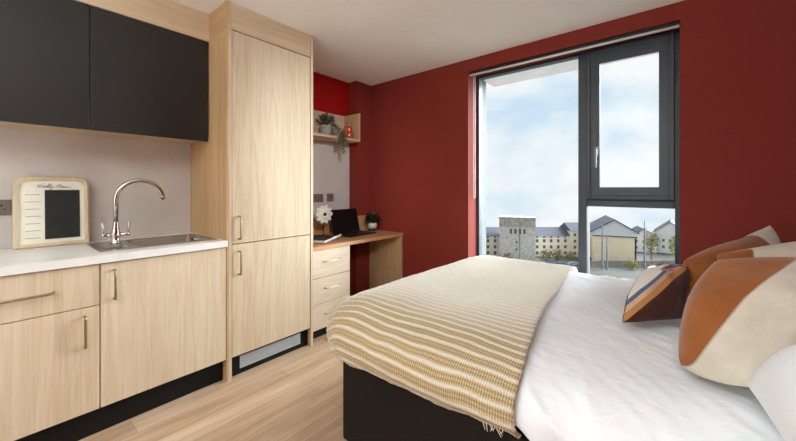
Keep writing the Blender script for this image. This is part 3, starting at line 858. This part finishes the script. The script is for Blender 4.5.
# cushions -------------------------------------------------------------------------------------
def cushion(name, label, cat, mat, c, e1, e2, w, h, T, group=None, pinch=.07, deform=None, back=None, seed=0, n=30, pw=.42, skew=True):
    c, e1 = Vector(c), Vector(e1).normalized(); e2 = Vector(e2); e2 = e2.normalized() if skew else (e2-e1*e2.dot(e1)).normalized(); nn = e1.cross(e2).normalized()
    parts = []
    for side in (1, -1):
        rows, uvs = [], []
        for i in range(n+1):
            r, u = [], []
            for j in range(n+1):
                s, t = -math.cos(PI*j/n), -math.cos(PI*i/n)
                s = .55*s+.45*(2*j/n-1); t = .55*t+.45*(2*i/n-1)
                x = s*w/2*(1-pinch*(1-t*t)); y = t*h/2*(1-pinch*(1-s*s))
                q = max(0, (1-s*s)*(1-t*t)); z = side*T/2*(q**pw)
                z += (.016*noise.noise(Vector((s*2+seed, t*2, side*3)))+.005*noise.noise(Vector((s*5, t*5+seed, side)))) * min(1, q*4)
                # puckers running in from the corners
                rad = abs(abs(s)-abs(t)); z += side*.004*math.cos(18*math.atan2(t, s))*(abs(s)*abs(t))**2*min(1, q*12)
                p = Vector((x, y, z))
                if deform: p = deform(p, s, t)
                wp = c+e1*p.x+e2*p.y+nn*p.z; zf = .706+.004*noise.noise(Vector((wp.x*9, wp.y*9, side)))+(.002 if side > 0 else 0); wp.z = wp.z if wp.z > zf+.03 else zf+.03*math.exp((wp.z-zf-.03)/.03)
                r.append(wp); u.append((s*.5+.5, t*.5+.5))
            rows.append(r); uvs.append(u)
        parts.append((rows, uvs))
    m = MB()
    m.grid(*parts[0])
    if back is None: m.grid([r[::-1] for r in parts[1][0]], [u[::-1] for u in parts[1][1]])
    o = fin(m, name, mat, None, smooth=True, weld=True)
    if back is not None:
        m = MB(); m.grid([r[::-1] for r in parts[1][0]], [u[::-1] for u in parts[1][1]])
        b = m.bm; bmesh.ops.translate(b, verts=b.verts, vec=-o.location)
        fin(m, 'back_panel', back, o, smooth=True, local=True, label='maroon back panel')
    return tag(o, label, cat, group)

def belly(p, s, t):
    q = max(0, -t)*max(0, 1-((s+.6)/.62)**2); p.y -= .13*q; p.x -= .024*max(0, -s)**2*(1-t*t)
    return p
def rounded(p, s, t):
    q = max(0, -s)*max(0, t)
    p.x += q*.03; p.y -= q*.03
    return p
def ear(p, s, t):
    q = max(0, s-.45)*max(0, t-.2)
    p.y += q*.08; p.x += q*.02
    return p
G_ = 'rust and linen cushions'
cushion('cushion', 'largest rust velvet and linen cushion, nearest in front', 'cushion', rust_linen('rust_linen_near', 1, -.42, .0),
        (.300, 1.545, .840), (.98, .17, .0), (.077, .26, .268), .47, .40, .26, G_, seed=1, pinch=-.09, deform=belly)
cushion('cushion', 'rust and linen cushion in the middle, mostly hidden by the largest one', 'cushion', rust_linen('rust_linen_middle', 1, -.10, .12),
        (.345, 1.95, .825), (.86, .46, .20), (.02, .40, .90), .50, .42, .17, G_, seed=5, pinch=-.03)
cushion('cushion', 'farthest rust cushion with linen corner, against the red wall', 'cushion', rust_linen('rust_linen_far', 1, .0, .76),
        (.215, 2.21, .80), (.60, .77, .20), (-.10, .20, .95), .54, .34, .19, G_, seed=9, pinch=-.10, deform=ear)
cushion('cushion', 'small patterned cushion with blue, ochre and maroon print', 'cushion', pattern_mat(),
        (-.060, 1.805, .795), (.174, .195, .0), (.02, .288, .171), .27, .34, .13, None, seed=12, pinch=-.02, deform=rounded, back=plain('maroon_cotton', (84, 36, 32), .85))
cushion('pillow', 'plump white pillow at the right edge of the bed', 'pillow', COTTON,
        (.425, 1.08, .765), (.95, .05, .25), (-.08, .99, -.06), .54, .46, .46, None, seed=20, pinch=.03)

# ------------------------------------------------------------------ the street outside, seen from high up
TH = .693; Gz = -29.3
R_ = Vector((math.cos(TH), math.sin(TH), 0)); F_ = Vector((-math.sin(TH), math.cos(TH), 0))
def W(x, d, z=Gz): p = R_*x+F_*d; return (p.x, p.y, z)
ROAD = plain('pale_tarmac', (96, 95, 92), .9, 0, .1, .14, .12)
STONE = plain('grey_rubble_stone', (204, 198, 192), .9, 0, .1, .22, 1.2)
STONE2 = plain('brown_rubble_stone', (172, 164, 156), .9, 0, .1, .3, 1.0)
RENDER_C = plain('cream_render', (236, 224, 204), .9, 0, .1, .06, .3)
RENDER_W = plain('pale_grey_render', (212, 213, 215), .9, 0, .1, .04, .3)
RENDER_B = plain('beige_cladding', (236, 218, 190), .9, 0, .1, .05, .3)
SLATE = plain('blue_grey_slate', (92, 94, 104), .8, 0, .2, .1, .8)
WIN_D = plain('dark_far_window', (88, 92, 98), .3, 0, .5, .1, .5)
WIN_W = plain('white_window_band', (224, 222, 218), .6)
POLE = plain('grey_steel_pole', (112, 122, 136), .6)
BARK = plain('grey_bark', (106, 94, 78), .9)
LF1 = plain('spring_leaf', (150, 158, 74), .7, 0, .3, .25, 1)
LF2 = plain('dull_olive_leaf', (128, 122, 84), .7, 0, .3, .25, 1)
g = fin(MB().box(-60, 260, 20, 205, -.3, 0), 'ground', ROAD, None, local=True); g.location = (0, 0, Gz); g.rotation_euler = (0, 0, TH)
struct(g, 'pale tarmac ground far below the window', 'ground')

def part(m, name, mat, root, label=None): return fin(m, name, mat, root, local=True, label=label)
def windows(root, xs, zs, w, h, y=-.06, mat=WIN_D, parent=None):
    for z in zs:
        for x in xs:
            f = part(MB().box(x-w/2-.12, x+w/2+.12, y, y+.05, z-h/2-.12, z+h/2+.12), 'window_frame', WIN_W, root)
            part(MB().box(x-w/2, x+w/2, y-.03, y-.001, z-h/2, z+h/2), 'window_pane', mat, f)

# long terrace (local x along the street, y away, z from the ground)
t = thing('terraced_building', 'long cream apartment terrace with slate roof behind the stone tower', 'building', W(35, 150), TH)
zE, zR = 9.2, 12.6; L = 42
part(MB().box(0, L, 0, 10, 0, zE), 'wall', RENDER_C, t)
part(MB().prism([(-.5, zE), (5, zR), (10.5, zE)], -.4, L+.0, 'x'), 'roof', SLATE, t)
windows(t, [2.2+k*3.15 for k in range(13)], (1.6, 4.3, 7.0), 1.15, 1.35)
m = MB(); m.box(0, L, -.04, -.005, 8.15, 9.15); part(m, 'white_band', WIN_W, t)
for k in range(13):
    part(MB().box(2.2+k*3.15-.45, 2.2+k*3.15+.45, -.09, -.045, 8.3, 9.0), 'attic_window', WIN_D, t)
m = MB(); m.box(23, 24.2, 3.6, 4.4, 10.3, 12.2); part(m, 'skylight', WIN_W, t)
t = thing('stepped_building', 'taller cream end block with dark roof behind the mullion', 'building', W(77.2, 149), TH)
part(MB().box(0, 17, 0, 11, 0, 11.5), 'wall', RENDER_C, t)
part(MB().prism([(-.5, 11.5), (5.5, 14.8), (11.5, 11.5)], -.4, 17.4, 'x'), 'roof', SLATE, t)
windows(t, [1.6+k*3.0 for k in range(6)], (1.6, 4.3, 7.0, 9.8), 1.1, 1.3)
# stone tower
t = thing('stone_tower', 'square grey stone tower with flat top in front of terrace', 'building', W(43.4, 143), TH-math.radians(19))
part(MB().box(0, 14.2, 0, 8, 0, 14.2), 'wall', STONE, t)
m = MB(); m.box(-.12, 14.32, -.12, 8.12, 14.2, 17.8); m.box(-.3, 14.5, -.3, 8.3, 17.8, 18.3); part(m, 'parapet', STONE2, t)
windows(t, (4.6, 6.4, 8.2, 10), (12.4,), 1.0, 2.2)
windows(t, (6.9,), (7.9, 4.8), .8, 1.0)
m = MB(); m.box(8.0, 8.25, -.2, -.02, 0, 14); part(m, 'drainpipe', POLE, t)
# gable house
t = thing('gabled_house', 'big pale gabled hall with beige lower wall behind the fence wall', 'building', W(80.2, 138), TH-math.radians(24))
Wd = 15.4; ze = 12.9; za = 17.6
part(MB().box(.5, Wd-.9, .15, 22, 0, 11.2), 'lower_wall', RENDER_B, t)
part(MB().prism([(0, 11.2), (Wd, 11.2), (Wd, ze), (Wd/2, za), (0, ze)], 0, 22, 'y'), 'gable_wall', RENDER_W, t)
m = MB()
for s in (-1, 1):
    xa, xb = Wd/2, Wd/2+s*(Wd/2+.8); zb = ze-.5
    m.prism([(xa, za), (xb, zb), (xb, zb+.45), (xa, za+.5)], -.6, 22.5, 'y')
part(m, 'roof', SLATE, t)
m = MB(); m.box(-.1, Wd+.1, -.12, -.005, 10.9, 11.3); part(m, 'band', SLATE, t)
m = MB(); m.box(Wd-.8, Wd-.3, -.1, .1, 0, 10.8); part(m, 'downpipe', BLACK, t)
# houses to the right
def house(label, x, d, rz, w, l, ze, za, wall, wins):
    t = thing('pitched_roof_house', label, 'building', W(x, d), TH+rz, 'houses at the right of the view')
    part(MB().prism([(0, 0), (w, 0), (w, ze), (w/2, za), (0, ze)], 0, l, 'y'), 'wall', wall, t)
    m = MB()
    for s in (-1, 1):
        xa, xb = w/2, w/2+s*(w/2+.6); zb = ze-.5
        m.prism([(xa, za+.02), (xb, zb), (xb, zb+.35), (xa, za+.4)], -.5, l+.5, 'y')
    part(m, 'roof', SLATE, t); windows(t, wins[0], wins[1], 1.0, 1.3); return t
house('grey gabled house with slate roof at far right of view', 122.5, 160, math.radians(-40), 12, 18, 9.6, 14.6, RENDER_W, ((3.5, 6, 8.5), (3, 6)))
house('darker roofed house partly behind the young tree at right', 121.5, 138, math.radians(-50), 12, 16, 6.0, 12.6, RENDER_C, ((3, 6, 9), (2, 4.4)))
house('low pale house between the big gabled hall and olive tree', 113, 162, math.radians(-25), 10, 14, 7.6, 10.8, RENDER_W, ((2, 5, 8), (2, 5)))
# boundary wall
tag(fin(MB().box(74.5, 125, 129, 129.6, 0, 2.6), 'boundary_wall', plain('brown_boundary_stone', (118, 110, 102), .9, 0, .1, .35, 1.0), None, local=True), 'long rubble stone boundary wall in front of the big gabled hall', 'wall')
o = bpy.data.objects['boundary_wall']; o.location = (0, 0, Gz); o.rotation_euler = (0, 0, TH)
tag(fin(MB().box(36, 74, 134, 134.4, 0, 1.1), 'low_fence', POLE, None, local=True), 'low grey fence in front of stone tower and terrace', 'fence')
o = bpy.data.objects['low_fence']; o.location = (0, 0, Gz); o.rotation_euler = (0, 0, TH)

def pole(label, x, d, h, arms):
    t = thing('street_pole', label, 'pole', W(x, d), TH, 'tall street poles')
    m = MB(); m.tube([(0, 0, 0), (0, 0, h*.5), (0, 0, h)], [.32, .26, .14], 8); part(m, 'mast', POLE, t)
    for z, l in arms:
        m = MB(); m.box(-l/2, l/2, -.08, .08, z-.08, z+.08); part(m, 'cross_arm', POLE, t)
pole('tall grey pole in front of gabled hall, just right of the mullion', 77.0, 126, 18.0, ((15.5, 1.6),))
pole('shorter pale grey pole in front of the beige wall', 78.8, 126, 12.5, ((12.3, 1.0),))
pole('tall grey mast with cross arms right of the gabled hall', 93.6, 127, 18.2, ((15.2, 2.2), (13.9, 1.6)))

def tree(name, label, x, d, h, cw, leafm, n, ls, seed, z0=.25, group='trees and bushes outside'):
    r = random.Random(seed); t = thing(name, label, 'tree' if name == 'street_tree' else 'bush', W(x, d), TH, group)
    m = MB(); m.tube([(0, 0, 0), (.1, 0, h*.4), (-.05, .1, h*.75)], [h*.022+.05, h*.017+.03, .04], 7)
    br = []
    for k in range(14):
        a = r.uniform(0, 2*PI); zb = h*r.uniform(z0, .7); q = Vector((math.cos(a)*cw*r.uniform(.4, .8), math.sin(a)*cw*r.uniform(.4, .8), zb+h*r.uniform(.08, .25)))
        m.tube([(0, 0, zb), (Vector((0, 0, zb))+q)/2+Vector((0, 0, .2)), q], [.09, .06, .03], 5); br.append(q)
    part(m, 'trunk', BARK, t)
    m = MB()
    for k in range(n):
        while True:
            u = Vector((r.uniform(-1, 1), r.uniform(-1, 1), r.uniform(-1, 1)))
            if u.length < 1: break
        zc = h*(z0+1)/2; p = Vector((u.x*cw, u.y*cw, zc+u.z*h*(1-z0)/2))
        if r.random() < .5: p = p.lerp(r.choice(br), .5)
        d1 = Vector((r.uniform(-1, 1), r.uniform(-1, 1), r.uniform(-1, 1))).normalized(); d2 = d1.cross(Vector((.3, .5, .8))).normalized()
        s = ls*r.uniform(.6, 1.3)
        m.quad(p-d1*s, p-d2*s*.6, p+d1*s, p+d2*s*.6)
    part(m, 'foliage', leafm, t)
tree('street_tree', 'sparse olive tree left of the right hand houses', 106.0, 140, 12.8, 3.0, LF2, 420, .42, 1)
tree('street_tree', 'young lime green tree at the right edge of the window', 110.5, 133, 12.0, 2.6, LF1, 420, .42, 2)
tree('bush', 'bare brown bush at foot of the stone tower', 44.5, 137, 4.6, 3.0, LF2, 220, .35, 3, .05)
tree('bush', 'spreading olive bush right of the stone tower', 60.0, 134.5, 6.0, 3.6, LF2, 300, .38, 4, .05)
tree('bush', 'dark olive bush in front of the terrace middle', 66.3, 140, 5.4, 3.2, LF2, 280, .38, 5, .05)
tree('bush', 'low green bush against boundary wall', 88.5, 126, 3.0, 2.2, LF1, 200, .35, 6, .05)
tree('bush', 'brown bush in front of terrace beside the mullion', 71.5, 138, 4.6, 3.0, LF2, 240, .36, 8, .05)

def car(label, x, d, rz, colr):
    t = thing('parked_car', label, 'car', W(x, d), TH+rz, 'parked cars in the street')
    body = plain('car_paint_'+str(len(bpy.data.materials)), colr, .3, 0, .5)
    prof = [(-2.1, .35), (2.1, .35), (2.15, .75), (1.5, .95), (.9, 1.45), (-1.0, 1.5), (-1.8, 1.0), (-2.15, .9)]
    part(MB().prism(prof, -.85, .85, 'y'), 'body', body, t)
    m = MB()
    for y in (-.86, .84): m.prism([(-1.5, 1.0), (1.25, 1.0), (.8, 1.38), (-.9, 1.42)], y, y+.02, 'y')
    part(m, 'side_windows', WIN_D, t)
    for x_ in (-1.3, 1.3):
        for y in (-.87, .67):
            m = MB(); m.lathe([(0, 0), (.34, 0), (.34, .2), (0, .2)], (x_, y, .34), 14, 'y'); part(m, 'wheel', BLACK, t)
car('white car parked before the boundary wall', 95.5, 124.5, .1, (226, 228, 230))
car('black car parked beside the white one', 102.5, 128.5, .2, (36, 38, 42))
car('dark blue car parked in front of the terrace', 63.5, 131, .1, (48, 62, 96))
car('grey car parked near the mullion', 69.0, 132, .15, (130, 134, 140))
car('pale blue car parked left of the dark blue one', 57.0, 131.5, .1, (150, 172, 184))

# ------------------------------------------------------------------ sky
wd = bpy.data.worlds.new('sky'); bpy.context.scene.world = wd; wd.use_nodes = True
nt = wd.node_tree; N = nt.nodes; bg = N['Background']
tc = N.new('ShaderNodeTexCoord'); mp = N.new('ShaderNodeMapping'); mp.inputs['Scale'].default_value = (1, 1, 1.5); mp.inputs['Location'].default_value = (.35, .1, .62)
nt.links.new(tc.outputs['Generated'], mp.inputs['Vector'])
ns_ = N.new('ShaderNodeTexNoise'); ns_.inputs['Scale'].default_value = 3.6; ns_.inputs['Detail'].default_value = 7; ns_.inputs['Roughness'].default_value = .52; ns_.inputs['Distortion'].default_value = .25
nt.links.new(mp.outputs[0], ns_.inputs['Vector'])
rp = N.new('ShaderNodeValToRGB'); e = rp.color_ramp.elements
e[0].position = .34; e[0].color = lin((203, 224, 241)); e[1].position = .56; e[1].color = lin((246, 247, 248)); q = e.new(.46); q.color = lin((230, 238, 245))
nt.links.new(ns_.outputs['Fac'], rp.inputs['Fac']); nt.links.new(rp.outputs[0], bg.inputs['Color']); bg.inputs['Strength'].default_value = 1.08

# ------------------------------------------------------------------ daylight and added fill lights
def light(name, typ, loc, rot, energy, color=(1, 1, 1), **kw):
    l = bpy.data.lights.new(name, typ); l.energy = energy; l.color = color
    for k, v in kw.items(): setattr(l, k, v)
    o = bpy.data.objects.new(name, l); C.objects.link(o); o.location = loc; o.rotation_euler = rot; return o
sun = light('soft_daylight', 'SUN', (0, 8, 6), (0, 0, 0), 22, (.92, .98, 1), angle=math.radians(60))
sun.rotation_euler = Vector((-.62, -.66, -.42)).to_track_quat('-Z', 'Y').to_euler()
sp = light('recess_fill_spot', 'SPOT', (.5, .3, 2.25), (0, 0, 0), 200, (.90, .97, 1), spot_size=math.radians(36), spot_blend=.8, shadow_soft_size=.12)  # unseen spot added to brighten the desk recess
sp.rotation_euler = (Vector((-2.7, 2.25, 1.35))-Vector((.5, .3, 2.25))).to_track_quat('-Z', 'Y').to_euler()
light('ceiling_bounce_fill', 'AREA', (-.5, -1.0, 1.75), (PI, 0, 0), 84, (.80, .935, 1), shape='RECTANGLE', size=1.2, size_y=1.2)  # unseen area light added to fill the room off the ceiling
light('wall_bounce_fill', 'AREA', (-.7, -1.5, 1.45), (-PI/2, 0, 0), 56, (.80, .935, 1), shape='RECTANGLE', size=1.2, size_y=.8)  # unseen area light added as soft fill off the wall behind the camera

# ------------------------------------------------------------------ camera
cam = bpy.data.cameras.new('camera'); co = bpy.data.objects.new('camera', cam); C.objects.link(co)
co.location = (0, 0, 1.24); co.rotation_euler = (PI/2, 0, TH)
cam.sensor_width = 36; cam.lens = 334.416/796*36; cam.shift_y = -(220.5-188.258)/796; cam.clip_start = .02; cam.clip_end = 2000
sc = bpy.context.scene; sc.camera = co
sc.view_settings.view_transform = 'Standard'; sc.view_settings.look = 'None'; sc.view_settings.exposure = 0
sc.cycles.use_denoising = True; sc.cycles.max_bounces = 10; sc.cycles.diffuse_bounces = 6; sc.cycles.transparent_max_bounces = 12
sc.cycles.sample_clamp_indirect = 6
